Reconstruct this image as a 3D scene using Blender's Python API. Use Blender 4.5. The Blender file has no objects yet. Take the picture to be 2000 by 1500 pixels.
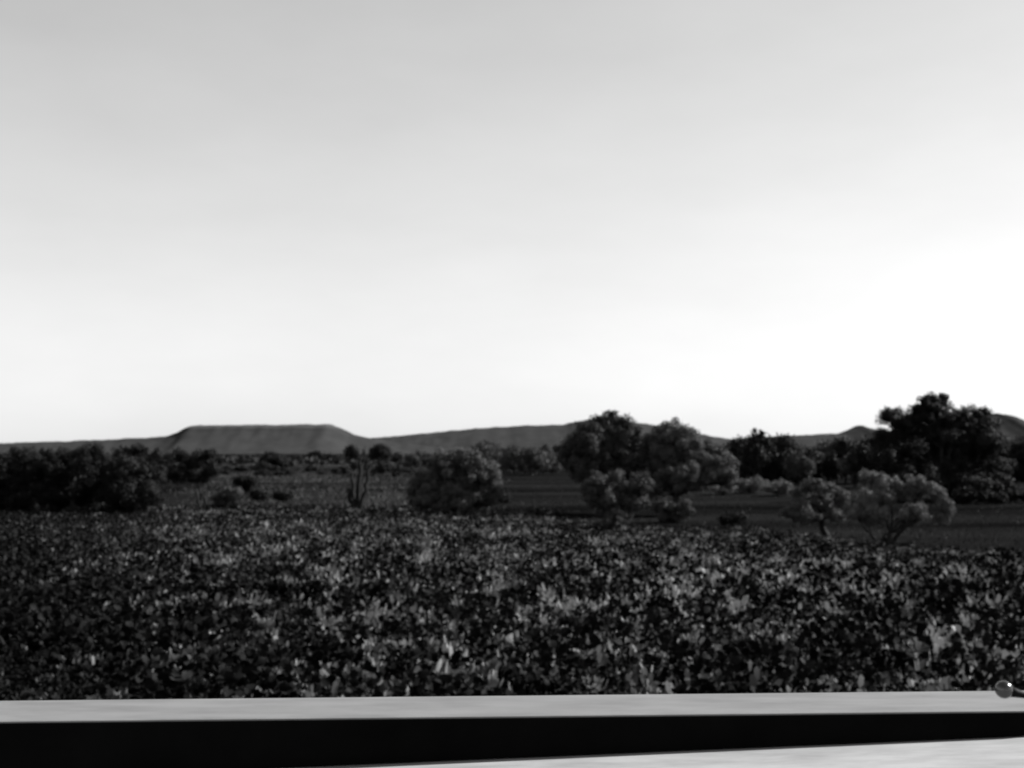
import bpy, math, random
import numpy as np
from mathutils import Vector, Matrix, Euler

# ------------------------------------------------------------------ camera, sky, sun, exposure
R = math.radians
SC = bpy.context.scene
F = 2414.0                      # focal length in photo pixels (2000 wide)
EYE = 2.5
PITCH = math.atan(135.0 / F)

cam_data = bpy.data.cameras.new('camera')
cam_data.sensor_fit = 'HORIZONTAL'
cam_data.sensor_width = 36.0
cam_data.lens = 36.0 * F / 2000.0
cam_data.clip_start = 0.05
cam_data.clip_end = 80000.0
cam_data.dof.use_dof = True
cam_data.dof.focus_distance = 1.6
cam_data.dof.aperture_fstop = 10.5
cam = bpy.data.objects.new('camera', cam_data)
cam.location = (0, 0, EYE)
cam.rotation_euler = (R(90) + PITCH, 0, 0)
SC.collection.objects.link(cam)
SC.camera = cam

SUN_AZ, SUN_EL = 78.0, 36.0     # degrees right of the view direction, above the horizon
world = bpy.data.worlds.new('World')
SC.world = world
world.use_nodes = True
wn, wl = world.node_tree.nodes, world.node_tree.links
wn.clear()
sky = wn.new('ShaderNodeTexSky')
sky.sky_type = 'NISHITA'
sky.sun_disc = False
sky.sun_elevation = R(SUN_EL)
sky.sun_rotation = R(SUN_AZ)
sky.altitude = 300
sky.air_density = 1.0
sky.dust_density = 0.0
sky.ozone_density = 1.0
sep = wn.new('ShaderNodeSeparateColor')
m1 = wn.new('ShaderNodeMath'); m1.operation = 'MULTIPLY'; m1.inputs[1].default_value = 0.12
m2 = wn.new('ShaderNodeMath'); m2.operation = 'MULTIPLY_ADD'; m2.inputs[1].default_value = 0.88
bg = wn.new('ShaderNodeBackground')
bg.inputs['Strength'].default_value = 0.0615
wo = wn.new('ShaderNodeOutputWorld')
wl.new(sky.outputs['Color'], sep.inputs['Color'])
wl.new(sep.outputs['Red'], m1.inputs[0])
wl.new(sep.outputs['Blue'], m2.inputs[0])
wl.new(m1.outputs[0], m2.inputs[2])
wtc = wn.new('ShaderNodeTexCoord')                # thin uneven high cloud
wmp = wn.new('ShaderNodeMapping'); wmp.inputs['Scale'].default_value = (2.2, 2.2, 6.0); wmp.inputs['Rotation'].default_value = (0.0, R(14), 0.0)
wno = wn.new('ShaderNodeTexNoise'); wno.inputs['Scale'].default_value = 2.4; wno.inputs['Detail'].default_value = 7; wno.inputs['Roughness'].default_value = 0.55
wmr = wn.new('ShaderNodeMapRange'); wmr.inputs['From Min'].default_value = 0.3; wmr.inputs['From Max'].default_value = 0.7
wmr.inputs['To Min'].default_value = 0.965; wmr.inputs['To Max'].default_value = 1.03
wm3 = wn.new('ShaderNodeMath'); wm3.operation = 'MULTIPLY'
wl.new(wtc.outputs['Generated'], wmp.inputs['Vector']); wl.new(wmp.outputs[0], wno.inputs['Vector']); wl.new(wno.outputs['Fac'], wmr.inputs['Value'])
wl.new(m2.outputs[0], wm3.inputs[0]); wl.new(wmr.outputs[0], wm3.inputs[1])
wl.new(wm3.outputs[0], bg.inputs['Color'])
wl.new(bg.outputs[0], wo.inputs['Surface'])

sun_data = bpy.data.lights.new('sun', 'SUN')
sun_data.energy = 5.0
sun_data.angle = R(0.55)
sun_data.color = (1, 1, 1)
sun = bpy.data.objects.new('sun', sun_data)
sdir = Vector((math.sin(R(SUN_AZ)) * math.cos(R(SUN_EL)), math.cos(R(SUN_AZ)) * math.cos(R(SUN_EL)), math.sin(R(SUN_EL))))
sun.rotation_euler = sdir.to_track_quat('Z', 'Y').to_euler()
sun.location = sdir * 100
SC.collection.objects.link(sun)

vs = SC.view_settings
vs.view_transform = 'Standard'
vs.look = 'None'
vs.exposure = 1.3
vs.gamma = 1.0
vs.use_curve_mapping = False
SC.render.engine = 'CYCLES'
SC.cycles.max_bounces = 4
SC.cycles.diffuse_bounces = 2
SC.cycles.transparent_max_bounces = 4
SC.cycles.use_denoising = True
SC.cycles.filter_width = 1.9

rng = np.random.default_rng(7)
COL = SC.collection

# ------------------------------------------------------------------ helpers
def at(px, py, depth):
    """point at a given distance along the view direction on the sight line through photo pixel px,py"""
    u, v = (px - 1000.0) / F, (750.0 - py) / F
    y = math.cos(PITCH) - v * math.sin(PITCH)
    z = math.sin(PITCH) + v * math.cos(PITCH)
    k = depth / y
    return Vector((u * k, depth, EYE + z * k))

def gnd(px, py):
    """point of the flat ground seen at px,py"""
    u, v = (px - 1000.0) / F, (750.0 - py) / F
    y = math.cos(PITCH) - v * math.sin(PITCH)
    z = math.sin(PITCH) + v * math.cos(PITCH)
    k = -EYE / z
    return Vector((u * k, y * k, 0.0))

def pix(d):
    return d / F                # metres per photo pixel at distance d

def hash2(ix, iy, seed):
    h = (ix.astype(np.int64) * 374761393 + iy.astype(np.int64) * 668265263 + seed * 1442695041) & 0xffffffff
    h = ((h ^ (h >> 13)) * 1274126177) & 0xffffffff
    h = h ^ (h >> 16)
    return (h & 0xffff) / 65535.0

def vnoise(x, y, seed=0):
    x = np.asarray(x, float); y = np.asarray(y, float)
    ix, iy = np.floor(x), np.floor(y)
    fx, fy = x - ix, y - iy
    fx = fx * fx * (3 - 2 * fx); fy = fy * fy * (3 - 2 * fy)
    a, b = hash2(ix, iy, seed), hash2(ix + 1, iy, seed)
    c, d = hash2(ix, iy + 1, seed), hash2(ix + 1, iy + 1, seed)
    return (a * (1 - fx) + b * fx) * (1 - fy) + (c * (1 - fx) + d * fx) * fy

def fbm(x, y, seed=0, octaves=4):
    s, amp, tot = 0.0, 1.0, 0.0
    for o in range(octaves):
        s = s + amp * vnoise(np.asarray(x) * 2 ** o, np.asarray(y) * 2 ** o, seed + o * 17)
        tot += amp; amp *= 0.5
    return s / tot

def np_mesh(name, verts, faces, tone=None, smooth=False):
    """verts (N,3), faces (M,k) with one k; tone (N,) goes to a point attribute"""
    me = bpy.data.meshes.new(name)
    verts = np.ascontiguousarray(verts, np.float32); faces = np.ascontiguousarray(faces, np.int32)
    n, (m, k) = len(verts), faces.shape
    me.vertices.add(n); me.vertices.foreach_set('co', verts.ravel())
    me.loops.add(m * k); me.loops.foreach_set('vertex_index', faces.ravel())
    me.polygons.add(m)
    me.polygons.foreach_set('loop_start', np.arange(0, m * k, k, dtype=np.int32))
    me.polygons.foreach_set('loop_total', np.full(m, k, np.int32))
    if smooth:
        me.polygons.foreach_set('use_smooth', np.ones(m, bool))
    if tone is not None:
        a = me.attributes.new('tone', 'FLOAT', 'POINT')
        a.data.foreach_set('value', np.ascontiguousarray(tone, np.float32))
    me.update(calc_edges=True)
    me.validate()
    return me

def link(name, me, mat=None, parent=None, label=None, cat=None, group=None, kind=None, loc=None):
    o = bpy.data.objects.new(name, me)
    COL.objects.link(o)
    if me is not None and mat is not None and not me.materials:
        me.materials.append(mat)
    if parent is not None:
        o.parent = parent
    if loc is not None:
        o.location = loc
    if label: o['label'] = label
    if cat: o['category'] = cat
    if group: o['group'] = group
    if kind: o['kind'] = kind
    return o

# ------------------------------------------------------------------ materials (black-and-white film: every tone is neutral)
def mat_base(name):
    m = bpy.data.materials.new(name); m.use_nodes = True
    nt = m.node_tree; nt.nodes.clear()
    out = nt.nodes.new('ShaderNodeOutputMaterial')
    return m, nt, out

def leaf_mat(name, lo, hi, trans=0.25, rough=0.6, spec=0.08, scale=0.8):
    m, nt, out = mat_base(name)
    N, L = nt.nodes, nt.links
    at_ = N.new('ShaderNodeAttribute'); at_.attribute_name = 'tone'
    geo = N.new('ShaderNodeNewGeometry')
    noi = N.new('ShaderNodeTexNoise'); noi.inputs['Scale'].default_value = scale; noi.inputs['Detail'].default_value = 3
    L.new(geo.outputs['Position'], noi.inputs['Vector'])
    add = N.new('ShaderNodeMath'); add.operation = 'MULTIPLY_ADD'; add.inputs[1].default_value = 0.7; add.inputs[2].default_value = -0.35
    L.new(noi.outputs['Fac'], add.inputs[0])
    s = N.new('ShaderNodeMath'); s.operation = 'ADD'; s.use_clamp = True
    L.new(add.outputs[0], s.inputs[0]); L.new(at_.outputs['Fac'], s.inputs[1])
    mr = N.new('ShaderNodeMapRange'); mr.inputs['To Min'].default_value = lo; mr.inputs['To Max'].default_value = hi
    L.new(s.outputs[0], mr.inputs['Value'])
    p = N.new('ShaderNodeBsdfPrincipled')
    p.inputs['Roughness'].default_value = rough
    p.inputs['Specular IOR Level'].default_value = spec
    L.new(mr.outputs[0], p.inputs['Base Color'])
    t = N.new('ShaderNodeBsdfTranslucent'); L.new(mr.outputs[0], t.inputs['Color'])
    mx = N.new('ShaderNodeMixShader'); mx.inputs[0].default_value = trans
    L.new(p.outputs[0], mx.inputs[1]); L.new(t.outputs[0], mx.inputs[2])
    L.new(mx.outputs[0], out.inputs['Surface'])
    return m

def rough_mat(name, lo, hi, scale=3.0, detail=6.0, rough=0.9, bump=0.3, spec=0.2, stretch=(1, 1, 1), dist=0.05, metallic=0.0, coords='Object', cmin=0.3, cmax=0.7):
    m, nt, out = mat_base(name)
    N, L = nt.nodes, nt.links
    tc = N.new('ShaderNodeTexCoord')
    mp = N.new('ShaderNodeMapping'); mp.inputs['Scale'].default_value = stretch
    L.new(tc.outputs[coords], mp.inputs['Vector'])
    noi = N.new('ShaderNodeTexNoise'); noi.inputs['Scale'].default_value = scale; noi.inputs['Detail'].default_value = detail
    noi.inputs['Roughness'].default_value = 0.62
    L.new(mp.outputs[0], noi.inputs['Vector'])
    mr = N.new('ShaderNodeMapRange'); mr.inputs['From Min'].default_value = cmin; mr.inputs['From Max'].default_value = cmax
    mr.inputs['To Min'].default_value = lo; mr.inputs['To Max'].default_value = hi
    L.new(noi.outputs['Fac'], mr.inputs['Value'])
    p = N.new('ShaderNodeBsdfPrincipled')
    p.inputs['Roughness'].default_value = rough; p.inputs['Specular IOR Level'].default_value = spec
    p.inputs['Metallic'].default_value = metallic
    L.new(mr.outputs[0], p.inputs['Base Color'])
    if bump:
        b = N.new('ShaderNodeBump'); b.inputs['Strength'].default_value = bump; b.inputs['Distance'].default_value = dist
        L.new(noi.outputs['Fac'], b.inputs['Height']); L.new(b.outputs[0], p.inputs['Normal'])
    L.new(p.outputs[0], out.inputs['Surface'])
    return m

M = {}
M['soil'] = rough_mat('soil', 0.0015, 0.0125, scale=1.0, detail=9, bump=0.4, dist=0.2, spec=0.0, rough=1.0, stretch=(0.012, 0.10, 0.1), cmin=0.36, cmax=0.68)
M['hill'] = rough_mat('hill_scrub', 0.024, 0.034, scale=0.012, detail=12, bump=0.3, dist=5.0, spec=0.0, rough=1.0, stretch=(1, 1, 2.0))
M['bark'] = rough_mat('bark', 0.004, 0.018, scale=6, stretch=(1, 1, 0.25), bump=0.5)
M['dead_wood'] = rough_mat('dead_wood', 0.003, 0.014, scale=7, stretch=(1, 1, 0.2), bump=0.5)
M['dark_leaf'] = leaf_mat('dark_leaf', 0.001, 0.022, trans=0.05)
M['mid_leaf'] = leaf_mat('mid_leaf', 0.001, 0.10, trans=0.08)
M['pale_leaf'] = leaf_mat('pale_leaf', 0.003, 0.16, trans=0.1)
M['carpet_leaf'] = leaf_mat('carpet_leaf', 0.001, 0.016, trans=0.05, scale=0.35, spec=0.04)
M['bright_leaf'] = leaf_mat('bright_leaf', 0.06, 0.15, trans=0.25)
M['blade'] = leaf_mat('pale_blade', 0.004, 0.21, trans=0.25, scale=0.5)
M['grass'] = leaf_mat('dry_grass', 0.002, 0.10, trans=0.25, scale=0.06)
M['pale_paint'] = rough_mat('pale_paint', 0.085, 0.135, scale=26, rough=0.55, bump=0.12, dist=0.002, spec=0.3, stretch=(0.35, 1.4, 1), detail=12, cmin=0.25, cmax=0.62)
M['deck_paint'] = rough_mat('deck_paint', 0.16, 0.25, scale=26, rough=0.6, bump=0.12, dist=0.002, spec=0.3, stretch=(0.4, 1.4, 1), detail=12, cmin=0.25, cmax=0.62)
M['black_paint'] = rough_mat('black_paint', 0.001, 0.003, scale=9, rough=0.7, bump=0.1, dist=0.003, spec=0.03)
def capped(name, src, z0, z1, cap):
    m = M[src].copy(); m.name = name
    nt = m.node_tree; N, L = nt.nodes, nt.links
    p = [n for n in N if n.type == 'BSDF_PRINCIPLED'][0]
    old = p.inputs['Base Color'].links[0].from_socket
    tc = [n for n in N if n.type == 'TEX_COORD'][0]
    sx = N.new('ShaderNodeSeparateXYZ'); L.new(tc.outputs['Object'], sx.inputs[0])
    no = N.new('ShaderNodeTexNoise'); no.inputs['Scale'].default_value = 0.02; no.inputs['Detail'].default_value = 5; L.new(tc.outputs['Object'], no.inputs['Vector'])
    ad = N.new('ShaderNodeMath'); ad.operation = 'MULTIPLY_ADD'; ad.inputs[1].default_value = 16.0; L.new(no.outputs['Fac'], ad.inputs[0]); L.new(sx.outputs['Z'], ad.inputs[2])
    mr = N.new('ShaderNodeMapRange'); mr.inputs['From Min'].default_value = z0 + 8; mr.inputs['From Max'].default_value = z1 + 8; mr.inputs['To Max'].default_value = 1.0
    L.new(ad.outputs[0], mr.inputs['Value'])
    mx = N.new('ShaderNodeMix'); mx.data_type = 'FLOAT'; mx.inputs[3].default_value = cap
    L.new(mr.outputs[0], mx.inputs[0]); L.new(old, mx.inputs[2]); L.new(mx.outputs[0], p.inputs['Base Color'])
    return m
M['mesa'] = capped('mesa_rock', 'hill', 84, 92, 0.05)
M['polished_metal'] = rough_mat('polished_metal', 0.05, 0.09, scale=14, rough=0.2, bump=0.02, dist=0.002, metallic=1.0, spec=0.5)
M['dark_metal'] = rough_mat('dark_metal', 0.004, 0.008, scale=20, rough=0.6, bump=0.05, dist=0.002, spec=0.05)

# ------------------------------------------------------------------ ground and hills
def ground_z(x, y):
    d = np.hypot(x, y)
    return (fbm(np.asarray(x) / 9.0, np.asarray(y) / 9.0, 3, 3) - 0.5) * 0.22 * np.clip((d - 8) / 10, 0, 1) * np.clip((400 - d) / 300, 0, 1)

def build_ground():
    rs = np.concatenate([np.linspace(0, 120, 121), np.geomspace(125, 40000, 70)])
    na = 220
    ang = np.linspace(0, 2 * math.pi, na, endpoint=False)
    rr, aa = np.meshgrid(rs[1:], ang, indexing='ij')
    x, y = rr * np.sin(aa), rr * np.cos(aa)
    z = ground_z(x, y)
    v = np.stack([x, y, z], -1).reshape(-1, 3)
    nr = len(rs) - 1
    i = np.arange(nr - 1)[:, None] * na; j = np.arange(na)[None, :]; j2 = (j + 1) % na
    f = np.stack([i + j, i + na + j, i + na + j2, i + j2], -1).reshape(-1, 4)
    me = np_mesh('ground', v, f[:, ::-1], smooth=True)
    # close the small centre
    import bmesh
    bm = bmesh.new(); bm.from_mesh(me); bm.verts.ensure_lookup_table()
    bm.faces.new([bm.verts[k] for k in range(na)]); bmesh.ops.recalc_face_normals(bm, faces=bm.faces); bm.to_mesh(me); bm.free()
    link('ground', me, M['soil'], kind='structure')
build_ground()

def hill(name, prof, depth, run, cliff, seed, flat=0.3, mat='hill'):
    """a ridge whose crest follows prof (photo pixels) at the given distance, with eroded slopes front and back"""
    px = np.arange(prof[0][0], prof[-1][0] + 1, 5.0)
    py = np.interp(px, [p[0] for p in prof], [p[1] for p in prof])
    py = py + (fbm(px / 16.0, px * 0, seed, 4) - 0.5) * 2.4
    crest = np.array([at(a, b, depth) for a, b in zip(px, py)])
    H = np.maximum(crest[:, 2], 0)
    t = np.linspace(-1, 1, 49)
    X, T = np.meshgrid(crest[:, 0], t, indexing='ij')
    Hh = H[:, None]
    gul = fbm(X / 70.0, T * 1.5 + 5, seed + 3, 4) - 0.5
    a = np.clip(np.abs(T) + gul * 0.012 * (np.abs(T) > 0.05), 0, 1)
    s = np.where(a < flat, 1.0 - 0.04 * a / flat, 0)
    e = np.clip((a - flat) / (1 - flat), 0, 1)
    body = (1 - cliff) * (1 - e) ** 1.55
    s = np.where(a < flat, s, np.where(e < 0.06, 0.96 - (e / 0.06) * (0.96 - body), body))
    s = np.where(cliff > 0, s, np.maximum(0, (1 - a ** 1.6)) ** 1.2)
    Z = Hh * s + (fbm(X / 25.0, T * 12, seed + 9, 3) - 0.5) * 5.0 * np.clip(Hh / 40, 0, 1) * (np.abs(T) < 0.97) - 3.0 * (np.abs(T) > 0.99)
    Y = depth + T * run * (0.35 + 0.65 * np.clip(Hh / H.max(), 0, 1)) + gul * 15
    v = np.stack([X, Y, Z], -1).reshape(-1, 3)
    nx, nt = X.shape
    i = np.arange(nx - 1)[:, None] * nt; j = np.arange(nt - 1)[None, :]
    f = np.stack([i + j, i + nt + j, i + nt + j + 1, i + j + 1], -1).reshape(-1, 4)
    link(name, np_mesh(name, v, f, smooth=True), M[mat], kind='structure')

hill('mesa_hill', [(-900, 884), (-500, 872), (-100, 867), (0, 866), (150, 861), (300, 855), (338, 851), (358, 844), (376, 834), (386, 830.5), (500, 830), (648, 829), (664, 836), (690, 849), (760, 862), (850, 874), (960, 884)], 4300, 420, 0.12, 11, flat=0.25, mat='mesa')
hill('ridge_hill', [(480, 884), (600, 868), (700, 857), (760, 853), (850, 845), (930, 836), (1030, 831), (1100, 829), (1150, 819), (1190, 811), (1230, 823), (1300, 834), (1350, 846), (1400, 853), (1480, 867), (1600, 884)], 5600, 800, 0.0, 23)
hill('far_hill', [(1300, 884), (1400, 860), (1480, 853), (1560, 850), (1640, 846), (1665, 836), (1678, 829), (1692, 835), (1715, 840), (1760, 842), (1850, 838), (1920, 820), (1945, 807), (1965, 811), (1985, 821), (2010, 832), (2060, 842), (2200, 850), (2500, 868), (2800, 884)], 6600, 800, 0.0, 37)

# ------------------------------------------------------------------ foliage builders
def leaves(cent, length, width, nrm, spread_dir, tone, droop=0.0, blunt=False):
    """cent (N,3) leaf roots, direction spread_dir (N,3), half folded diamond leaves of 4 vertices, 2 triangles"""
    n = len(cent)
    d = spread_dir / (np.linalg.norm(spread_dir, axis=1, keepdims=True) + 1e-9)
    r = rng.normal(size=(n, 3)) if nrm is None else nrm
    side = np.cross(d, r); side /= np.linalg.norm(side, axis=1, keepdims=True) + 1e-9
    nor = np.cross(side, d)
    L = length[:, None]; W = width[:, None]
    base = cent
    tip = cent + d * L; tip[:, 2] -= droop * length
    mid = cent + d * L * 0.5
    a = mid + side * W * 0.5 + nor * W * 0.18
    b = mid - side * W * 0.5 + nor * W * 0.18
    if blunt:                                           # broad rounded leaf of six corners
        q0 = cent + d * L * 0.30; q1 = cent + d * L * 0.80; q1[:, 2] -= droop * length * 0.6
        w0, w1 = side * W * 0.46 + nor * W * 0.16, side * W * 0.40 + nor * W * 0.12
        m0, m1 = -side * W * 0.46 + nor * W * 0.16, -side * W * 0.40 + nor * W * 0.12
        v = np.stack([base, q0 + w0, q1 + w1, tip, q1 + m1, q0 + m0], 1).reshape(-1, 3)
        k = np.arange(n)[:, None] * 6
        f = np.concatenate([k + np.array([t_]) for t_ in ([0, 1, 5], [1, 2, 5], [2, 4, 5], [2, 3, 4])], 0)
        return v, f, np.repeat(tone, 6)
    v = np.stack([base, a, tip, b], 1).reshape(-1, 3)
    k = np.arange(n)[:, None] * 4
    f = np.concatenate([k + np.array([[0, 1, 2]]), k + np.array([[0, 2, 3]])], 0)
    t = np.repeat(tone, 4)
    return v, f, t

def sphere_pts(n):
    p = rng.normal(size=(n, 3)); return p / np.linalg.norm(p, axis=1, keepdims=True)

def crown_mesh(name, blobs, leaf, density=1.0, clump=0.30, tone0=0.5, jag=0.35):
    """blobs: list of (centre Vector, rx, ry, rz); foliage gathers in small clumps over and inside each blob"""
    C, D, T, S, NN = [], [], [], [], []
    for c, rx, ry, rz in blobs:
        rm = (rx * ry * rz) ** (1 / 3)
        cr = max(clump * rm, leaf * 1.3)
        nc = int(max(5, density * 2.6 * (rm / cr) ** 2))
        p = sphere_pts(nc)
        p[:, 2] = np.where(p[:, 2] < -0.3, p[:, 2] * 0.75, p[:, 2])
        rad = rng.uniform(0.4, 1.0, nc) ** 0.5 * (1 + jag * (rng.random(nc) - 0.5)) * np.where(rng.random(nc) < 0.15, 1.12, 1.0)
        cc = np.array(c)[None] + p * rad[:, None] * np.array([rx, ry, rz])[None]
        nl = int(np.clip(64 * density * (cr / leaf / 1.6) ** 2, 30, 320))
        for q in range(nc):
            s = sphere_pts(nl)
            k = cr * rng.uniform(0.6, 1.3)
            pts = cc[q] + s * (rng.random(nl) ** 0.15)[:, None] * k * np.array([1, 1, 0.85])
            nn = s * 0.9 + p[q][None] * 0.45 + rng.normal(size=(nl, 3)) * 0.24
            nn /= np.linalg.norm(nn, axis=1, keepdims=True)
            tv = np.cross(nn, rng.normal(size=(nl, 3))) + nn * 0.25
            wi = rng.random(nl) < 0.10                  # loose sprigs reaching out of the clump
            pts[wi] += s[wi] * k * rng.uniform(0.1, 0.45, (wi.sum(), 1)); tv[wi] = s[wi] + rng.normal(size=(wi.sum(), 3)) * 0.4 + np.array([0, 0, 0.4])
            C.append(pts); D.append(tv); NN.append(nn)
            tq = tone0 + rng.uniform(-0.2, 0.2)
            T.append(np.clip(tq + rng.normal(size=nl) * 0.08, 0, 1))
            S.append(rng.uniform(0.7, 1.3, nl) * leaf)
    for c, rx, ry, rz in blobs:                          # dense inner foliage
        rm = (rx * ry * rz) ** (1 / 3); big = max(leaf * 1.6, rm * 0.30); ni = int(70 * density)
        s = sphere_pts(ni)
        C.append(np.array(c)[None] + s * (rng.random(ni) ** 0.5 * 0.68)[:, None] * np.array([rx, ry, rz])[None])
        D.append(rng.normal(size=(ni, 3))); NN.append(s + rng.normal(size=(ni, 3)) * 0.4)
        T.append(np.clip(tone0 + rng.normal(size=ni) * 0.1, 0, 1)); S.append(rng.uniform(0.7, 1.2, ni) * big)
    C, D, T, S = np.concatenate(C), np.concatenate(D), np.concatenate(T), np.concatenate(S)
    v, f, t = leaves(C, S, S * 0.62, np.concatenate(NN), D, T)
    return np_mesh(name, v, f, t)

def tube_np(paths, sides=7):
    """paths: list of (points (n,3), radii (n,)) -> tapered tubes in one vertex/face set"""
    V, Fc, off = [], [], 0
    for pts, rad in paths:
        pts = np.asarray(pts, float); n = len(pts)
        tan = np.gradient(pts, axis=0); tan /= np.linalg.norm(tan, axis=1, keepdims=True) + 1e-9
        ref = np.array([0.31, 0.95, 0.05]) if abs(tan[0][1]) < 0.9 else np.array([1.0, 0.1, 0.0])
        u = np.cross(tan, ref); u /= np.linalg.norm(u, axis=1, keepdims=True) + 1e-9
        w = np.cross(tan, u)
        a = np.linspace(0, 2 * math.pi, sides, endpoint=False)
        ring = pts[:, None] + (u[:, None] * np.cos(a)[None, :, None] + w[:, None] * np.sin(a)[None, :, None]) * np.asarray(rad)[:, None, None]
        V.append(ring.reshape(-1, 3))
        i = np.arange(n - 1)[:, None] * sides; j = np.arange(sides)[None]; j2 = (j + 1) % sides
        Fc.append(np.stack([i + j, i + j2, i + sides + j2, i + sides + j], -1).reshape(-1, 4) + off)
        tip = np.full((1, 3), 0.0); tip[0] = pts[-1] + tan[-1] * rad[-1]
        V.append(tip)
        k = off + (n - 1) * sides
        Fc.append(np.stack([k + j[0], k + j2[0], np.full(sides, off + n * sides), np.full(sides, off + n * sides)], -1))
        off += n * sides + 1
    return np.concatenate(V), np.concatenate(Fc)

def tube_mesh(name, paths, sides=7):
    import bmesh
    V, Fc = tube_np(paths, sides)
    bm = bmesh.new()
    vs_ = [bm.verts.new(p) for p in V]
    for q in Fc:
        q = list(dict.fromkeys(int(k) for k in q))
        bm.faces.new([vs_[k] for k in q])
    bmesh.ops.recalc_face_normals(bm, faces=bm.faces)
    for fa in bm.faces: fa.smooth = True
    me = bpy.data.meshes.new(name); bm.to_mesh(me); bm.free()
    return me

def wiggle(p0, p1, n, amp, sag=0.0):
    t = np.linspace(0, 1, n)[:, None]
    pts = (1 - t) * np.array(p0)[None] + t * np.array(p1)[None]
    off = np.cumsum(rng.normal(size=(n, 3)), 0) * amp
    off -= t * off[-1][None]; off[0] = 0
    pts = pts + off
    pts[:, 2] += sag * np.sin(t[:, 0] * math.pi)
    return pts

def woody(base, blobs, r0, fork=0.4, lean=None, stems=1, limbs=1):
    """trunk that splits towards every blob of the crown"""
    paths = []
    cs = [np.array(b[0]) for b in blobs]
    mean = np.mean(cs, 0)
    base = np.array(base)
    for s in range(stems):
        b0 = base + np.array([rng.normal() * r0 * 2.2, rng.normal() * r0 * 2.2, 0]) * (s > 0)
        top = b0 + (mean - b0) * fork
        if lean is not None: top = top + np.array(lean)
        if s: top = top + rng.normal(size=3) * r0 * 3
        n = 7
        pts = wiggle(b0 - np.array([0, 0, 0.25]), top, n, np.linalg.norm(top - b0) * 0.03)
        rad = np.linspace(1.25, 0.72, n) * r0 / math.sqrt(stems)
        rad[0] *= 1.25
        paths.append((pts, rad))
        for k, c in enumerate(cs):
            if k % stems != s or (k // stems) % limbs: continue
            n2 = 6
            p = wiggle(top, c, n2, np.linalg.norm(c - top) * 0.05)
            paths.append((p, np.linspace(0.5, 0.1, n2) * r0 / math.sqrt(stems)))
            rx = blobs[k][1]
            for q in range(2):
                e = c + sphere_pts(1)[0] * rx * 0.85 * np.array([1, 1, 0.8])
                j = rng.integers(2, 5)
                paths.append((wiggle(p[j], e, 5, rx * 0.05), np.linspace(0.26, 0.06, 5) * r0 / math.sqrt(stems)))
    return paths

def plant_tree(name, label, cat, basepx, blobs_px, group=None, leaf_m='mid_leaf', tone=0.5, trunk_px=5.0, fork=0.4, stems=1, density=1.0,
               clump=0.30, lean=None, depth_spread=0.7, bark='bark', leaf_px=3.6, fill=True, limbs=1):
    """a tree or bush standing on the ground at photo pixel basepx, its crown masses given as (px, py, rx, ry)"""
    g = gnd(*basepx); d = g.y; m = pix(d)
    root = link(name, None, label=label, cat=cat, group=group, loc=(g.x, g.y, float(ground_z(g.x, g.y))))
    root.empty_display_size = 0.3
    o = Vector(root.location)
    blobs = []
    for k, (bx, by, rx, ry) in enumerate(blobs_px):
        dd = d + rng.uniform(-1, 1) * depth_spread * rx * m
        c = at(bx, by, dd) - o
        blobs.append((c, rx * m, (rx + ry) * 0.5 * m, ry * m))
    if fill:                                    # the crown goes round the back too
        for (bx, by, rx, ry) in blobs_px[::2]:
            c = at(bx + rng.uniform(-0.3, 0.3) * rx, by + 0.25 * ry, d + rx * m * 1.1) - o
            blobs.append((c, rx * m * 0.8, rx * m * 0.8, ry * m * 0.8))
    link('crown', crown_mesh('crown', blobs, leaf_px * m, density, clump, tone), M[leaf_m], root)
    link('trunk', tube_mesh('trunk', woody((0, 0, 0), blobs, trunk_px * m, fork, lean, stems, limbs)), M[bark], root)
    return root

# ------------------------------------------------------------------ the rail in front of the camera
import bmesh

def ray_plane(px, py, p0, nrm):
    o = Vector((0, 0, EYE)); d = at(px, py, 1.0) - o
    return o + d * ((p0 - o).dot(nrm) / d.dot(nrm))

def hull_box(name, top, bottom, bevel=0.0):
    """box from four top corners and four bottom corners (same order)"""
    bm = bmesh.new()
    a = [bm.verts.new(p) for p in top]; b = [bm.verts.new(p) for p in bottom]
    bm.faces.new(a); bm.faces.new(b[::-1])
    for k in range(4):
        bm.faces.new((a[k], b[k], b[(k + 1) % 4], a[(k + 1) % 4]))
    bmesh.ops.recalc_face_normals(bm, faces=bm.faces)
    if bevel:
        bmesh.ops.bevel(bm, geom=list(bm.edges), offset=bevel, segments=2, profile=0.6, affect='EDGES')
    me = bpy.data.meshes.new(name); bm.to_mesh(me); bm.free()
    return me

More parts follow.
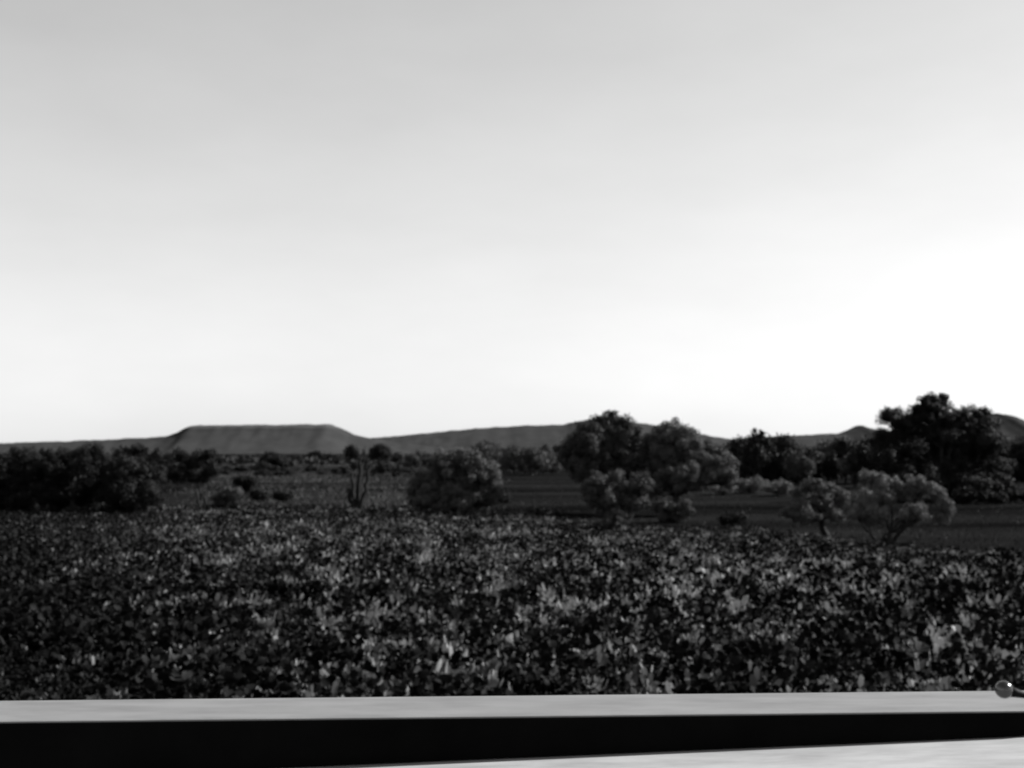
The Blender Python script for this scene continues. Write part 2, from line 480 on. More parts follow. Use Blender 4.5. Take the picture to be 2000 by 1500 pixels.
def build_rail():
    zt = EYE - 0.30
    up = Vector((0, 0, 1)); P0 = Vector((0, 0, zt))
    f0, f1 = ray_plane(0, 1368, P0, up), ray_plane(2000, 1348, P0, up)
    n0, n1 = ray_plane(0, 1409, P0, up), ray_plane(2000, 1388, P0, up)
    def ext(a, b, s): return a + (b - a) * s
    root = link('side_rail', None, label='pale painted rail above a black beam along the bottom edge', cat='rail', loc=(0, n0.y, 0))
    O = Vector(root.location)
    fa, fb, na, nb = ext(f0, f1, -2.2), ext(f0, f1, 3.2), ext(n0, n1, -2.2), ext(n0, n1, 3.2)
    dn = Vector((0, 0, -0.022))
    link('top_rail', hull_box('top_rail', [p - O for p in (fa, fb, nb, na)], [p + dn - O for p in (fa, fb, nb, na)], 0.0025), M['pale_paint'], root)
    along = (n1 - n0).normalized(); out = Vector((along.y, -along.x, 0)); out = out if out.y < 0 else -out
    P1 = n0 + out * 0.003
    b1 = ray_plane(1997, 1437, P1, out); b0 = ray_plane(1250, 1469, P1, out)
    bl = ext(b0, b1, -9.0)
    tl = n0 + along * ((bl - n0).dot(along)); tr = n0 + along * ((b1 - n0).dot(along))
    dz = Vector((0, 0, -0.002)); back = -out * 0.045
    cz = Vector((0, 0, 0.016))
    # beam: front outline with a clipped lower corner
    bm = bmesh.new()
    fr = [tl + dz + out * 0.003, tr + along * 0.012 + dz + out * 0.003, b1 + along * 0.010 + Vector((0, 0, 0.012)), b1 + along * 0.001, bl]
    A = [bm.verts.new(p - O) for p in fr]; B = [bm.verts.new(p + back - O) for p in fr]
    bm.faces.new(A); bm.faces.new(B[::-1])
    for k in range(5): bm.faces.new((A[k], B[k], B[(k + 1) % 5], A[(k + 1) % 5]))
    bmesh.ops.recalc_face_normals(bm, faces=bm.faces)
    me = bpy.data.meshes.new('beam'); bm.to_mesh(me); bm.free()
    link('beam', me, M['black_paint'], root)
    # decking the camera rests over
    br = ext(b0, b1, 4.0)
    dd = Vector((0, 0, -0.03)); eps = Vector((0, 0, -0.0015))
    ins = -out * 0.12; outw = out * 2.4
    top = [bl + ins + eps, br + ins + eps, br + outw + eps, bl + outw + eps]
    link('deck', hull_box('deck', [p - O for p in top], [p + dd - O for p in top]), M['deck_paint'], root)
    t2 = [p + dd + Vector((0, 0, -0.002)) for p in top]
    link('body', hull_box('body', [p - O for p in t2], [Vector((p.x, p.y, 0.02)) - O for p in t2]), M['black_paint'], root)
    # lever with a ball end
    dk = 1.0
    c = at(1961, 1347, dk)
    pv = at(2060, 1374, dk); foot = Vector((pv.x, pv.y, b1.z - 0.003))
    lv = link('control_lever', None, label='thin dark lever ending in a shiny round ball knob beside the pale rail', cat='lever', loc=foot)
    bm = bmesh.new()
    bmesh.ops.create_uvsphere(bm, u_segments=32, v_segments=20, radius=17 * pix(dk))
    for fa_ in bm.faces: fa_.smooth = True
    for v in bm.verts: v.co += c - foot
    me = bpy.data.meshes.new('ball_knob'); bm.to_mesh(me); bm.free()
    link('ball_knob', me, M['polished_metal'], lv)
    d = (pv - c).normalized()
    t = np.linspace(0, 1, 8)[:, None]
    pts = np.array(pv - foot)[None] * (1 - t) + np.array(c + d * 0.005 - foot)[None] * t
    link('shaft', tube_mesh('shaft', [(pts, np.array([3.0, 2.6, 2.5, 2.5, 2.5, 2.7, 3.6, 4.6]) * 0.001)], 14), M['dark_metal'], lv)
    link('pivot_post', tube_mesh('pivot_post', [(np.array([[0, 0, -0.004], [0, 0, 0.006], [0, 0, 0.008], [0, 0, (pv - foot).z * 0.5], [0, 0, (pv - foot).z]]), np.array([11, 11, 6, 4.5, 4.2]) * 0.001)], 14), M['dark_metal'], lv)
build_rail()

# ------------------------------------------------------------------ trees and bushes one can tell apart
# dark grove at the edge of the plain, under the long slope of the flat-topped hill
plant_tree('evergreen_tree', 'broad black evergreen tree at the outer end of the dark grove', 'tree', (20, 1003), [(-20, 930, 55, 45), (45, 920, 50, 42), (20, 965, 70, 32)], 'trees of the dark grove', 'dark_leaf', 0.3, 7)
plant_tree('evergreen_tree', 'tall black evergreen with a pointed top in the middle of the dark grove', 'tree', (150, 1003), [(120, 915, 45, 38), (170, 905, 42, 34), (140, 960, 62, 38), (95, 965, 40, 30)], 'trees of the dark grove', 'dark_leaf', 0.3, 7)
plant_tree('evergreen_tree', 'round grey-flecked bushy tree at the inner end of the dark grove', 'tree', (262, 1003), [(240, 930, 42, 34), (285, 938, 38, 34), (262, 968, 58, 32), (215, 960, 36, 34)], 'trees of the dark grove', 'dark_leaf', 0.36, 6)
plant_tree('evergreen_tree', 'low flat-crowned dark tree rising behind the dark grove', 'tree', (258, 940), [(240, 886, 20, 12), (268, 884, 22, 13), (258, 905, 36, 18)], 'trees of the dark grove', 'dark_leaf', 0.35, 4)
plant_tree('small_tree', 'small dark tree with several bare stems beside the dark grove', 'tree', (397, 992), [(352, 890, 20, 11), (378, 900, 24, 16), (402, 888, 18, 10), (415, 918, 16, 18), (355, 925, 26, 20), (385, 932, 22, 16)], None, 'dark_leaf', 0.45, 5, fork=0.45, stems=3, clump=0.4, fill=False)
plant_tree('shrub', 'round dark shrub on the pale flat between the grove and the dead stems', 'shrub', (478, 968), [(470, 940, 16, 12), (488, 942, 15, 12), (478, 952, 20, 10)], None, 'dark_leaf', 0.4, 3)
plant_tree('shrub', 'small dark shrub at the edge of the leafy carpet nearest the many-stemmed tree', 'shrub', (505, 985), [(500, 966, 13, 10), (512, 968, 11, 9)], None, 'dark_leaf', 0.4, 2)
plant_tree('shrub', 'grey leafy shrub at the foot of the many-stemmed tree', 'shrub', (445, 995), [(432, 972, 18, 15), (455, 966, 20, 15), (445, 982, 26, 10)], None, 'mid_leaf', 0.5, 2.5)
plant_tree('shrub', 'low dark shrub standing alone just short of the dead stems', 'shrub', (553, 985), [(545, 968, 14, 10), (560, 970, 12, 9)], None, 'dark_leaf', 0.5, 2)

# dead stems
def dead_tree():
    g = gnd(700, 996); d = g.y
    root = link('dead_tree', None, label='bare dead stems forking upward from one stump beside the round bush', cat='dead tree', loc=(g.x, g.y, float(ground_z(g.x, g.y))))
    o = Vector(root.location); m = pix(d)
    def stem(pts, r0, r1, dd=0.0):
        P = np.array([at(x, y, d + dd) - o for x, y in pts])
        t = np.linspace(0, 1, len(P)); tt = np.linspace(0, 1, 12)
        Q = np.stack([np.interp(tt, t, P[:, k]) for k in range(3)], 1)
        Q[1:-1] = (Q[:-2] + Q[1:-1] * 2 + Q[2:]) / 4
        Q += rng.normal(size=Q.shape) * np.array([0.035, 0.035, 0.01])
        return (Q, np.linspace(r0, r1, 12) * m)
    S = [
        ('stem', [(699, 1000), (701, 970), (702, 940), (705, 912), (704, 896), (708, 878)], 6.4, 1.4, 0),
        ('stem', [(704, 998), (709, 975), (716, 955), (719, 930), (722, 915), (726, 907)], 5.2, 2.0, -0.15),
        ('stem', [(696, 998), (692, 975), (691, 950), (688, 930), (685, 921)], 5.6, 1.8, 0.2),
        ('stem', [(694, 999), (686, 985), (682, 968), (683, 955)], 6.0, 3.6, -0.2),
        ('stem', [(702, 935), (709, 915), (712, 900), (711, 885), (714, 872)], 2.4, 0.9, 0.05),
        ('stem', [(705, 905), (699, 893), (700, 880), (696, 868)], 1.8, 0.7, 0.1),
        ('stem', [(720, 928), (716, 912), (718, 900)], 1.8, 0.8, -0.1),
        ('stem', [(688, 940), (680, 928), (679, 915)], 1.8, 0.8, 0.25),
    ]
    for n, pts, r0, r1, dd in S:
        link(n, tube_mesh(n, [stem(pts, r0, r1, dd)], 8), M['dead_wood'], root)
    link('stump', tube_mesh('stump', [stem([(699, 1003), (699, 996), (699, 990)], 9, 6)], 10), M['dead_wood'], root)
dead_tree()

plant_tree('round_bush', 'large round bush of dense clumps standing alone in the middle distance', 'bush', (885, 1003),
           [(832, 950, 33, 30), (838, 975, 40, 22), (868, 905, 30, 24), (902, 898, 32, 20), (925, 925, 36, 32), (945, 935, 28, 36), (880, 945, 45, 34), (895, 978, 58, 20), (950, 970, 26, 18)], None, 'mid_leaf', 0.56, 6, fork=0.3, density=1.6, depth_spread=0.12, clump=0.27)
plant_tree('shrub', 'low dark shrub tucked against the foot of the large round bush', 'shrub', (975, 990), [(965, 972, 18, 9), (985, 974, 14, 7)], None, 'dark_leaf', 0.3, 2)

# the big double tree
plant_tree('gum_tree', 'big spreading tree with a high rounded crown just past the middle', 'tree', (1205, 1003),
           [(1190, 835, 36, 30), (1160, 850, 34, 28), (1220, 850, 34, 30), (1125, 885, 34, 34), (1170, 900, 48, 40), (1225, 895, 45, 38), (1140, 915, 34, 26), (1200, 925, 44, 22), (1250, 900, 26, 26), (1252, 928, 30, 16), (1160, 872, 40, 30), (1212, 872, 40, 30)], 'crowns of the double tree', 'mid_leaf', 0.34, 9, fork=0.5, density=1.1)
plant_tree('gum_tree', 'broad tree with thick dark trunk and pale drooping outer crown beside the rounded one', 'tree', (1307, 1008),
           [(1310, 846, 30, 22), (1280, 862, 28, 22), (1325, 876, 46, 28), (1340, 862, 30, 26), (1290, 890, 44, 32), (1345, 900, 40, 34), (1385, 895, 32, 32), (1412, 915, 26, 30), (1320, 925, 44, 24), (1380, 930, 34, 20), (1335, 948, 36, 16), (1285, 955, 26, 26), (1262, 945, 24, 22), (1425, 940, 18, 16)], 'crowns of the double tree', 'mid_leaf', 0.62, 15, fork=0.42, density=1.1)
plant_tree('front_bush', 'grey bush with dark V-shaped base in front of the big spreading tree', 'bush', (1203, 1034),
           [(1165, 948, 28, 22), (1205, 945, 34, 24), (1250, 945, 26, 20), (1180, 975, 34, 24), (1228, 975, 36, 24), (1198, 1000, 34, 18), (1200, 1018, 26, 14)], None, 'mid_leaf', 0.42, 8, fork=0.28, stems=3)
plant_tree('shrub', 'dark shrub wrapped around the foot of the thick trunk', 'shrub', (1318, 1022), [(1300, 990, 22, 18), (1332, 995, 22, 17), (1315, 1008, 30, 10)], None, 'mid_leaf', 0.35, 3)
plant_tree('shrub', 'small dark shrub on the dark grass beyond the thick trunk', 'shrub', (1432, 1034), [(1422, 1012, 18, 14), (1443, 1014, 16, 13)], None, 'dark_leaf', 0.4, 2.5)
plant_tree('shrub', 'dark shrub in the grass between the round bush and the V-shaped bush', 'shrub', (1085, 1012), [(1077, 1000, 12, 8), (1092, 1001, 11, 8)], None, 'dark_leaf', 0.4, 2)

# pale scrub behind the strip of grass
for bx, by, rx, ry, lab in ((1415, 948, 26, 12, 'pale grey scrub bush touching the drooping crown of the thick-trunked tree'), (1466, 946, 28, 12, 'pale scrub bush in the middle of the pale row behind the grass'),
                            (1520, 950, 26, 11, 'low pale scrub bush at the far end of the pale row'), (1445, 932, 22, 14, 'taller pale scrub bush poking up behind the pale row')):
    plant_tree('scrub_bush', lab, 'bush', (bx, by + 18), [(bx - rx * 0.5, by, rx * 0.6, ry), (bx + rx * 0.4, by - 2, rx * 0.65, ry), (bx, by + 6, rx, ry * 0.7)], 'pale scrub bushes behind the grass', 'pale_leaf', 0.7, 2.5)

# small trees at the edge of the carpet, lit on their outer side
plant_tree('small_tree', 'small grey-topped tree with a single short trunk beside the forked tree', 'tree', (1618, 1046),
           [(1560, 962, 18, 12), (1590, 950, 20, 14), (1620, 958, 18, 16), (1568, 985, 20, 16), (1604, 980, 26, 18), (1644, 978, 17, 20), (1580, 1008, 28, 14), (1630, 1006, 20, 14), (1545, 1000, 16, 12)], None, 'mid_leaf', 0.66, 7, fork=0.45, depth_spread=1.2, density=1.2, limbs=2)
plant_tree('small_tree', 'small forked tree with a low leaning limb and pale feathery crown', 'tree', (1733, 1062),
           [(1715, 1000, 26, 14), (1770, 1015, 20, 9), (1698, 930, 18, 12), (1722, 942, 20, 15), (1752, 948, 16, 14), (1785, 942, 18, 14), (1808, 952, 18, 16), (1832, 968, 15, 18), (1850, 992, 14, 15), (1775, 968, 24, 15), (1728, 972, 24, 14), (1690, 975, 18, 20),
            (1790, 1000, 26, 14), (1668, 1004, 20, 15), (1700, 1012, 20, 12), (1838, 1014, 16, 10)], None, 'pale_leaf', 0.58, 8, fork=0.25, stems=2, density=1.25, limbs=3, clump=0.38, depth_spread=1.3)

# the big tree by the edge of the frame
plant_tree('gum_tree', 'tallest dark tree with knobbly topmost clumps against the sky', 'tree', (1850, 980),
           [(1812, 790, 24, 18), (1846, 778, 10, 9), (1790, 812, 22, 18), (1742, 814, 28, 15), (1768, 834, 28, 15), (1735, 858, 34, 22), (1840, 815, 36, 26), (1905, 812, 26, 18), (1878, 828, 26, 20), (1922, 828, 26, 20), (1780, 855, 48, 30), (1850, 858, 60, 36),
            (1920, 862, 44, 34), (1760, 900, 56, 34), (1840, 910, 66, 38), (1910, 910, 55, 38), (1800, 940, 66, 24), (1880, 945, 60, 24), (1735, 938, 34, 24), (1850, 965, 60, 14), (1935, 945, 40, 24)], None, 'dark_leaf', 0.42, 9, fork=0.4, density=1.1, clump=0.36)
plant_tree('gum_tree', 'dark tree at the picture edge beside the tallest tree', 'tree', (2010, 975), [(1985, 885, 34, 24), (2030, 880, 40, 30), (1995, 915, 44, 30), (2050, 910, 50, 36)], None, 'dark_leaf', 0.42, 9)
plant_tree('shrub', 'wide black shrub in the shade under the tallest tree', 'shrub', (1905, 985), [(1880, 968, 28, 12), (1915, 970, 28, 11), (1945, 972, 22, 10)], None, 'dark_leaf', 0.25, 3)
plant_tree('shrub', 'wide black shrub under the dark tree at the picture edge', 'shrub', (1985, 983), [(1970, 968, 22, 11), (2005, 968, 30, 12)], None, 'dark_leaf', 0.25, 3)

# ------------------------------------------------------------------ repeated trees and shrubs further off
def proto_bush(seed, tall, wide, nb, leaf=0.17, tone=0.45, trunk=True):
    bl = []
    for k in range(nb):
        a = k * 2.4 + seed
        r = 0.55 * wide * math.sqrt((k + 0.3) / nb)
        z = tall * (0.72 - 0.30 * (k / max(1, nb - 1)) + rng.uniform(-0.08, 0.08))
        s = wide * rng.uniform(0.30, 0.42)
        bl.append((Vector((r * math.cos(a), r * math.sin(a), z)), s, s, tall * rng.uniform(0.2, 0.3)))
    cm = crown_mesh('crown', bl, leaf, 1.15, 0.42, tone)
    tm = tube_mesh('trunk', woody((0, 0, 0), bl, 0.05 * tall ** 0.5, 0.4), 6) if trunk else None
    return cm, tm

PRO_TREE = [proto_bush(s, 1.0, w, n, 0.075) for s, w, n in ((1, 0.85, 6), (2, 0.7, 5), (3, 1.0, 7), (4, 0.6, 5))]
PRO_SHRUB = [proto_bush(s, 1.0, w, n, 0.16) for s, w, n in ((5, 1.3, 4), (6, 1.6, 5), (7, 1.1, 4))]
for pr in PRO_TREE + PRO_SHRUB:
    pr[1].materials.append(M['bark'])
_var = {}
def with_mat(me, key):
    k = (me.name, key)
    if k not in _var:
        c = me.copy(); c.materials.clear(); c.materials.append(M[key]); _var[k] = c
    return _var[k]

def put(proto, name, label, cat, group, px, base_y, height_px, wide=1.0, leaf_m='dark_leaf', rz=None):
    g = gnd(px, base_y); h = height_px * pix(g.y)
    root = link(name, None, label=label, cat=cat, group=group, loc=(g.x, g.y, float(ground_z(g.x, g.y)) - 0.03 * h))
    root.scale = (h * wide, h * wide, h); root.rotation_euler = (0, 0, rng.uniform(0, 6.28) if rz is None else rz)
    root.empty_display_size = 0.3
    link('crown', with_mat(proto[0], leaf_m), None, root)
    link('trunk', proto[1], None, root)
    return root

ORD = ['first', 'second', 'third', 'fourth', 'fifth', 'sixth', 'seventh', 'eighth', 'ninth', 'tenth', 'eleventh', 'twelfth', 'thirteenth', 'fourteenth', 'fifteenth', 'sixteenth', 'seventeenth', 'eighteenth']
pr = random.Random(5)
# shrubs on the pale plain below the flat-topped hill, each one told apart
for px, by, h, w, k, lab in (
        (528, 918, 34, 1.0, 0, 'dark bushy tree on the plain straight above the low lone shrub'),
        (552, 915, 22, 0.9, 1, 'small dark shrub close beside the dark bushy tree on the plain'),
        (617, 899, 19, 1.0, 2, 'larger of two round black shrubs far off below the flat-topped hill'),
        (648, 902, 15, 1.0, 0, 'smaller of two round black shrubs far off below the flat-topped hill'),
        (686, 905, 36, 0.7, 1, 'thin sparse tree on the plain behind the dead stems'),
        (745, 903, 35, 0.85, 2, 'upright dark tree on the plain just beyond the dead stems'),
        (747, 927, 22, 0.8, 0, 'small round black shrub below the upright dark tree on the plain')):
    put(PRO_SHRUB[k] if h < 30 else PRO_TREE[k], 'plain_shrub', lab, 'shrub', None, px, by, h, w)
for k in range(26):
    px = pr.uniform(440, 800); by = pr.uniform(918, 932)
    put(PRO_SHRUB[k % 3], 'plain_shrub', 'small dark shrub in the scattered belt across the pale plain', 'shrub', 'shrubs scattered across the pale plain', px, by, pr.uniform(7, 17), pr.uniform(0.8, 1.3))
for k in range(40):
    px = pr.uniform(150, 960); by = pr.uniform(896, 909)
    put(PRO_SHRUB[k % 3], 'plain_shrub', 'tiny far shrub in the thin line at the foot of the hills', 'shrub', 'far shrubs along the foot of the hills', px, by, pr.uniform(5, 12), pr.uniform(0.8, 1.4))
# belt of young trees between the round bush and the big tree
for k in range(18):
    px = 945 + k * 9.5 + pr.uniform(-3.5, 3.5); by = pr.uniform(916, 930)
    put(PRO_TREE[k % 4], 'young_tree', ORD[k] + ' slender grey tree from the round bush in the belt toward the big tree', 'tree', 'belt of slender trees behind the round bush', px, by, pr.uniform(36, 56), pr.uniform(0.6, 0.9), 'mid_leaf')
for k in range(8):
    px = 775 + k * 12 + pr.uniform(-4, 4)
    put(PRO_TREE[k % 4], 'young_tree', ORD[7 - k] + ' small grey tree in the row behind the round bush, counting toward the dead stems', 'tree', 'small trees behind the round bush', px, pr.uniform(908, 916), pr.uniform(22, 34), pr.uniform(0.7, 1.0), 'mid_leaf')
# wood behind the pale scrub
for px, by, h, w, k, lab in (
        (1445, 950, 92, 0.62, 0, 'dark tree at the near end of the wood behind the pale scrub'),
        (1480, 952, 112, 0.55, 1, 'tree with a round knob of leaves rising highest from the wood'),
        (1522, 950, 98, 0.62, 2, 'dark tree next to the knob-topped tree in the wood'),
        (1690, 955, 96, 0.7, 3, 'dark tree of the wood touching the tallest tree')):
    put(PRO_TREE[k], 'wood_tree', lab, 'tree', 'trees of the wood behind the pale scrub', px, by, h, w)
for k, px in enumerate((1460, 1500, 1545, 1562, 1580, 1598, 1615, 1632, 1652, 1672, 1715)):
    put(PRO_TREE[k % 4], 'wood_tree', ORD[k] + ' tree from the drooping crown within the close dark wood before the tallest tree', 'tree', 'trees of the close dark wood', px + pr.uniform(-5, 5), pr.uniform(944, 956), pr.uniform(68, 88), pr.uniform(0.6, 0.85), 'dark_leaf' if k % 3 else 'mid_leaf')
for k, px in enumerate((30, 75, 110, 190, 205, 300, 330)):
    put(PRO_TREE[k % 4], 'grove_tree', ORD[k] + ' tree from the picture edge in the row behind the dark grove', 'tree', 'trees behind the dark grove', px, pr.uniform(930, 950), pr.uniform(48, 70), pr.uniform(0.7, 1.0), 'dark_leaf')

# ------------------------------------------------------------------ ground cover
EDGE_X = [-600, 0, 140, 400, 700, 850, 950, 1050, 1200, 1400, 1600, 1720, 1850, 2000, 2600]
EDGE_Y = [1004, 1002, 1000, 994, 992, 1002, 1004, 1006, 1030, 1040, 1050, 1066, 1078, 1086, 1100]

def to_px(x, y, z=0.0):
    # project ground points to photo pixels
    dy = y * math.cos(PITCH) + (z - EYE) * math.sin(PITCH)
    dz = -y * math.sin(PITCH) + (z - EYE) * math.cos(PITCH)
    return 1000 + F * x / dy, 750 - F * dz / dy

def build_carpet():
    P = []
    for y0, y1, dens in ((7, 18, 17.0), (18, 30, 15.0), (30, 44, 12.0), (44, 70, 10.0)):
        hw = 0.56 * y1 + 2
        n = int((y1 - y0) * 2 * hw * dens)
        P.append(np.stack([rng.uniform(-hw, hw, n), rng.uniform(y0, y1, n)], 1))
    P = np.concatenate(P)
    px, py = to_px(P[:, 0], P[:, 1])
    edge = np.interp(px, EDGE_X, EDGE_Y) + (fbm(P[:, 0] / 1.6, P[:, 1] / 1.6, 51, 3) - 0.5) * 26
    keep = (py > edge) & (px > -350) & (px < 2350)
    P, px, py = P[keep], px[keep], py[keep]
    hum = fbm(P[:, 0] / 1.1, P[:, 1] / 1.1, 61, 3)
    patch = fbm(P[:, 0] / 3.2, P[:, 1] / 3.2, 71, 3)
    c = gnd(1450, 1165)
    pale = np.exp(-(((P[:, 0] - c.x) / 5.0) ** 2 + ((P[:, 1] - c.y) / 8.0) ** 2))
    dark = np.clip((420 - px) / 420, 0, 1)                  # light fall-off towards the left edge, painted into plant mix and blade tone
    N = len(P); d = P[:, 1]
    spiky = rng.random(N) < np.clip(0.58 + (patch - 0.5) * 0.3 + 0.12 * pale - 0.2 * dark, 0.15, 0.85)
    h = 0.19 + 0.25 * np.clip((hum - 0.3) * 2.0, 0, 1) * rng.uniform(0.5, 1.3, N)
    h *= np.clip((py - np.interp(px, EDGE_X, EDGE_Y)) / 45, 0.45, 1.0)      # the growth thins out to its far edge
    h = np.where(spiky, h * 0.95, h * rng.uniform(0.8, 1.35, N))
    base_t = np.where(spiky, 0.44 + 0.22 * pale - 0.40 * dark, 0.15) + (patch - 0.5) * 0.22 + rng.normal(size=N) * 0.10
    for kind in (0, 1):
        sel = np.where(spiky == bool(kind))[0]
        if kind: nl = np.where(d[sel] < 22, 13, np.where(d[sel] < 34, 10, 6))
        else: nl = np.where(d[sel] < 22, 42, np.where(d[sel] < 34, 22, 12))
        idx = np.repeat(sel, nl); n = len(idx)
        az = rng.uniform(0, 2 * math.pi, n); hh = h[idx]
        gz = ground_z(P[:, 0], P[:, 1])[idx]
        if kind:                                            # upright pale blades
            el = np.radians(rng.uniform(45, 88, n)); rr = hh * rng.uniform(0, 0.5, n); z0 = hh * rng.uniform(0.05, 0.62, n)
            L = np.minimum(hh * rng.uniform(0.30, 0.68, n), 0.20); W = np.maximum(L * rng.uniform(0.18, 0.52, n), d[idx] * 0.0010)
            ce, se = np.cos(el), np.sin(el)
        else:                                               # dark rounded domes of small leaves
            se = rng.uniform(-0.6, 1.0, n); ce = np.sqrt(1 - se * se)
            r0 = hh * 0.42 * rng.uniform(0.8, 1.0, n)
            rr = r0 * ce; z0 = np.maximum(hh * 0.58 + r0 * 1.15 * se, 0.01)
            L = np.maximum(np.minimum(hh * rng.uniform(0.22, 0.38, n), 0.115), d[idx] * 0.0018); W = L * rng.uniform(0.6, 0.95, n)
        C = np.stack([P[idx, 0] + np.cos(az) * rr, P[idx, 1] + np.sin(az) * rr, gz + z0], 1)
        D = np.stack([np.cos(az) * ce, np.sin(az) * ce, se + 0.15], 1) + rng.normal(size=(n, 3)) * (0.05 if kind else 0.6)
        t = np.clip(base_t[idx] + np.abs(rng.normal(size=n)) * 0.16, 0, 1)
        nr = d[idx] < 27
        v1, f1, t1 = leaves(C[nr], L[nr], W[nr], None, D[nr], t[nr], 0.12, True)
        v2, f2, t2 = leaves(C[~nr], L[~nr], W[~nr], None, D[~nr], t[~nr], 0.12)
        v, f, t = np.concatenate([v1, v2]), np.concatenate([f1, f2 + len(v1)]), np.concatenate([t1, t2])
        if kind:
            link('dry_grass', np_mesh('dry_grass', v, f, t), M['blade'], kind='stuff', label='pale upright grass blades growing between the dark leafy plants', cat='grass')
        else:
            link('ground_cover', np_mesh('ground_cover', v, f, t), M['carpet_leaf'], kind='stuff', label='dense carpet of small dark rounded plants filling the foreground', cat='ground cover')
build_carpet()

def build_grass():
    n = 170000
    y = 32 + (260 - 32) * rng.random(n) ** 1.9
    x = (rng.random(n) * 2 - 1) * (y * 0.58 + 4)
    px, py = to_px(x, y)
    edge = np.interp(px, EDGE_X, EDGE_Y)
    den = fbm(x / 14.0, y / 20.0, 81, 4)
    # pale dry grass on the plain below the flat-topped hill and in strips before the wood, thin dark grass elsewhere
    g0 = gnd(1470, 966); g1 = gnd(600, 935)
    strip = np.exp(-((x - g0.x) / 7.0) ** 4 - ((y - g0.y) / 6.0) ** 2) + np.exp(-((x - 35) / 8.0) ** 2 - ((y - 92) / 8.0) ** 2)
    plain = np.exp(-((x - g1.x * y / g1.y) / (0.10 * y + 2)) ** 4)
    keep = (py < edge + 6) & (rng.random(n) < np.clip((den - 0.40) * 2.0 + 0.55 * plain + strip, 0.03, 1))
    strip, plain = strip[keep], plain[keep]
    x, y, den = x[keep], y[keep], den[keep]
    n = len(x)
    az = rng.uniform(0, 6.283, n); el = np.radians(rng.uniform(48, 88, n))
    px, py = to_px(x, y)
    L = rng.uniform(0.10, 0.30, n) * (0.6 + den) * np.where(px > 1000, 0.45, 1.0)
    W = L * 0.08 + y * 0.00035
    C = np.stack([x, y, ground_z(x, y) - 0.02], 1)
    D = np.stack([np.cos(az) * np.cos(el), np.sin(az) * np.cos(el), np.sin(el)], 1)
    T = np.clip(np.where(px > 1000, -0.06, 0.10) + (fbm(x / 40.0, y / 4.0, 91, 3) - 0.5) * 0.9 + 0.42 * plain + 0.8 * strip + rng.normal(size=n) * 0.08, 0, 1)
    v, f, t = leaves(C, L, W, None, D, T, droop=0.1)
    link('grass', np_mesh('grass', v, f, t), M['grass'], kind='stuff', label='dry grass over the flat ground behind the leafy carpet', cat='grass')
build_grass()

def build_far_scrub():
    n = 5200
    y = np.geomspace(260, 3600, n) * rng.uniform(0.9, 1.1, n)
    x = (rng.random(n) * 2 - 1) * (y * 0.55)
    keep = rng.random(n) < np.clip((fbm(x / 160.0, y / 90.0, 101, 3) - 0.3) * 3, 0.1, 1)
    x, y = x[keep], y[keep]; n = len(x)
    s = rng.uniform(0.7, 2.0, n)
    nl = 14
    idx = np.repeat(np.arange(n), nl); q = sphere_pts(n * nl); q[:, 2] = np.abs(q[:, 2])
    C = np.stack([x, y, np.zeros(n)], 1)[idx] + q * (s[idx] * rng.random(n * nl) ** 0.4)[:, None] * np.array([1.1, 1.1, 0.9]) - np.array([0, 0, 0.15])
    L = s[idx] * rng.uniform(0.45, 0.8, n * nl)
    v, f, t = leaves(C, L, L * 0.7, None, q + rng.normal(size=q.shape) * 0.5, np.clip(0.6 + rng.normal(size=n * nl) * 0.15, 0, 1))
    link('scrub', np_mesh('scrub', v, f, t), M['dark_leaf'], kind='stuff', label='far low scrub speckling the plain out to the hills', cat='scrub')
build_far_scrub()

# ------------------------------------------------------------------ single pale plants that stand out of the carpet
def broad_leaf():
    bm = bmesh.new()
    rows = [(0.0, 0.04, 0.0), (0.25, 0.22, 0.05), (0.55, 0.30, 0.06), (0.82, 0.18, 0.0), (1.0, 0.0, -0.08)]
    L_, C_, R_ = [], [], []
    for x, w, z in rows:
        C_.append(bm.verts.new((x, 0, z)))
        L_.append(bm.verts.new((x, w, z + w * 0.3)) if w else C_[-1]); R_.append(bm.verts.new((x, -w, z + w * 0.3)) if w else C_[-1])
    for k in range(4):
        for A in (L_, R_):
            q = list(dict.fromkeys([C_[k], A[k], A[k + 1], C_[k + 1]])); bm.faces.new(q)
    for f_ in bm.faces: f_.smooth = True
    me = bpy.data.meshes.new('leaf'); bm.to_mesh(me); bm.free()
    a = me.attributes.new('tone', 'FLOAT', 'POINT'); a.data.foreach_set('value', np.full(len(me.vertices), 0.5, np.float32))
    me.materials.append(M['bright_leaf'])
    return me
LEAF = broad_leaf()
pr2 = random.Random(9)
def pale_plant(px, py, r, n, label):
    g = gnd(px, py + r); m = pix(g.y)
    root = link('pale_plant', None, label=label, cat='plant', group='pale plants standing out of the carpet', loc=(g.x, g.y, float(ground_z(g.x, g.y))))
    root.empty_display_size = 0.1
    for k in range(n):
        az = k * 2.4 + pr2.uniform(-0.4, 0.4); el = R(pr2.uniform(35, 82)); L = r * m * pr2.uniform(0.9, 1.5)
        o = link('leaf', LEAF, None, root)
        o.location = (math.cos(az) * r * m * 0.12, math.sin(az) * r * m * 0.12, r * m * pr2.uniform(0.1, 0.9))
        o.rotation_euler = Euler((pr2.uniform(-0.9, 0.9), -el, az), 'XYZ')
        o.scale = (L, L * pr2.uniform(0.7, 1.1), L)
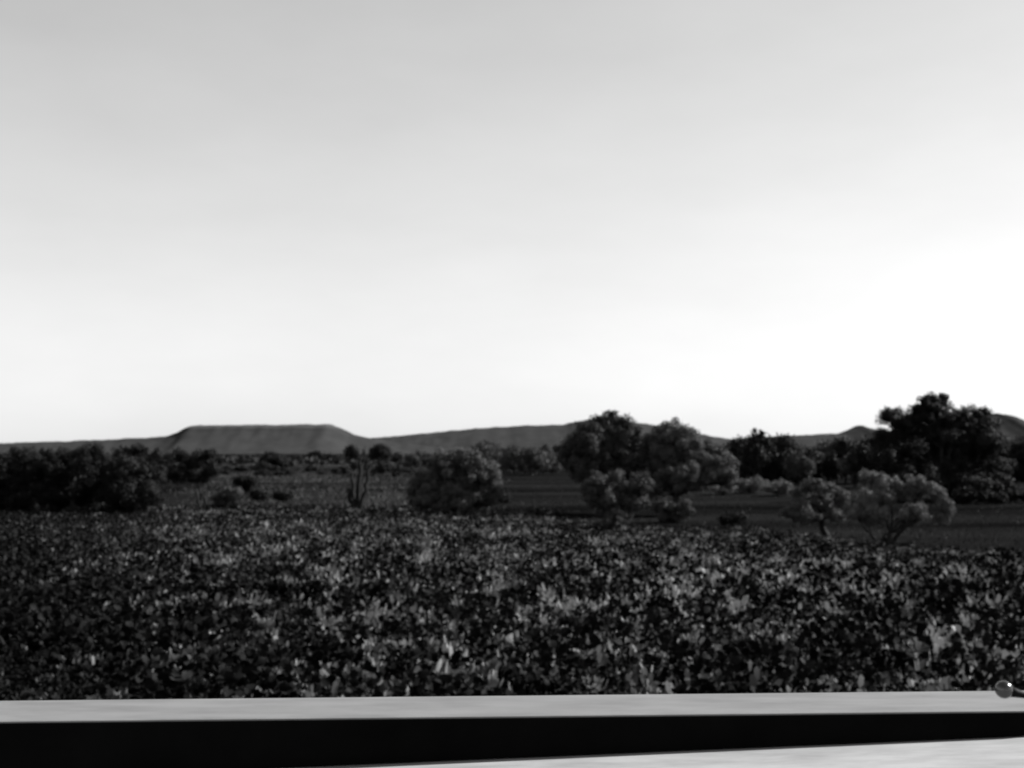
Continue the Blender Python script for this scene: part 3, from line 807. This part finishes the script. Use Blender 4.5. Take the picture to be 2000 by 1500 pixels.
for a_ in ((255, 1190, 14, 8, 'lone pale plant in the dark corner of the carpet below the grove'),
           (385, 1216, 13, 8, 'pale pointed plant straight below the many-stemmed small tree'),
           (442, 1243, 22, 12, 'tall pale plant, uppermost of three in a slanting row near the rail'),
           (478, 1292, 18, 10, 'middle pale plant of the slanting row of three near the rail'),
           (410, 1312, 17, 10, 'lowest pale plant of the slanting row of three near the rail'),
           (515, 1332, 15, 8, 'short pale plant touching the rail beside the slanting row of three'),
           (615, 1225, 13, 7, 'bright pale plant in the carpet below and short of the dead stems'),
           (706, 1156, 20, 10, 'ragged pale plant directly below the dead stems'),
           (580, 1064, 11, 7, 'small bright plant near the far edge of the carpet by the dead stems'),
           (872, 1334, 36, 18, 'widest pale plant, spreading right against the rail below the round bush'),
           (825, 1345, 16, 9, 'pale plant tucked in beside the widest plant against the rail'),
           (1270, 1343, 13, 7, 'small upright pale plant touching the rail below the thick trunk'),
           (1400, 1212, 32, 16, 'large pale plant in mid-carpet below the small shrub on dark grass'),
           (1432, 1135, 24, 12, 'pale plant standing behind the large one in mid-carpet'),
           (1300, 1128, 18, 10, 'pale plant below the thick trunk in the farther carpet'),
           (1562, 1262, 28, 14, 'spreading pale plant below the single-trunked small tree'),
           (1783, 1252, 26, 13, 'tall pale plant below the forked tree'),
           (1772, 1302, 17, 9, 'short pale plant just below the tall one under the forked tree'),
           (1868, 1250, 12, 7, 'small bright plant up the carpet from the ball knob'),
           (915, 1098, 10, 6, 'small bright plant below the round bush in the farther carpet')):
    pale_plant(*a_)
for px_, py_, r_, lab in ((1442, 1225, 24, 'black rounded shrub beside the large pale plant in mid-carpet'), (1600, 1095, 17, 'black low shrub in the carpet below the single-trunked small tree'),
                          (792, 1166, 17, 'black low shrub in the carpet between the dead stems and the rail'), (1655, 1182, 20, 'black low shrub in the carpet short of the forked tree'), (1600, 1345, 20, 'black rounded shrub against the rail toward the ball knob')):
    plant_tree('low_shrub', lab, 'shrub', (px_, py_ + r_), [(px_ - r_ * 0.4, py_, r_ * 0.7, r_ * 0.6), (px_ + r_ * 0.4, py_, r_ * 0.7, r_ * 0.55)], 'black shrubs within the carpet', 'dark_leaf', 0.15, 2, leaf_px=6, fill=False)
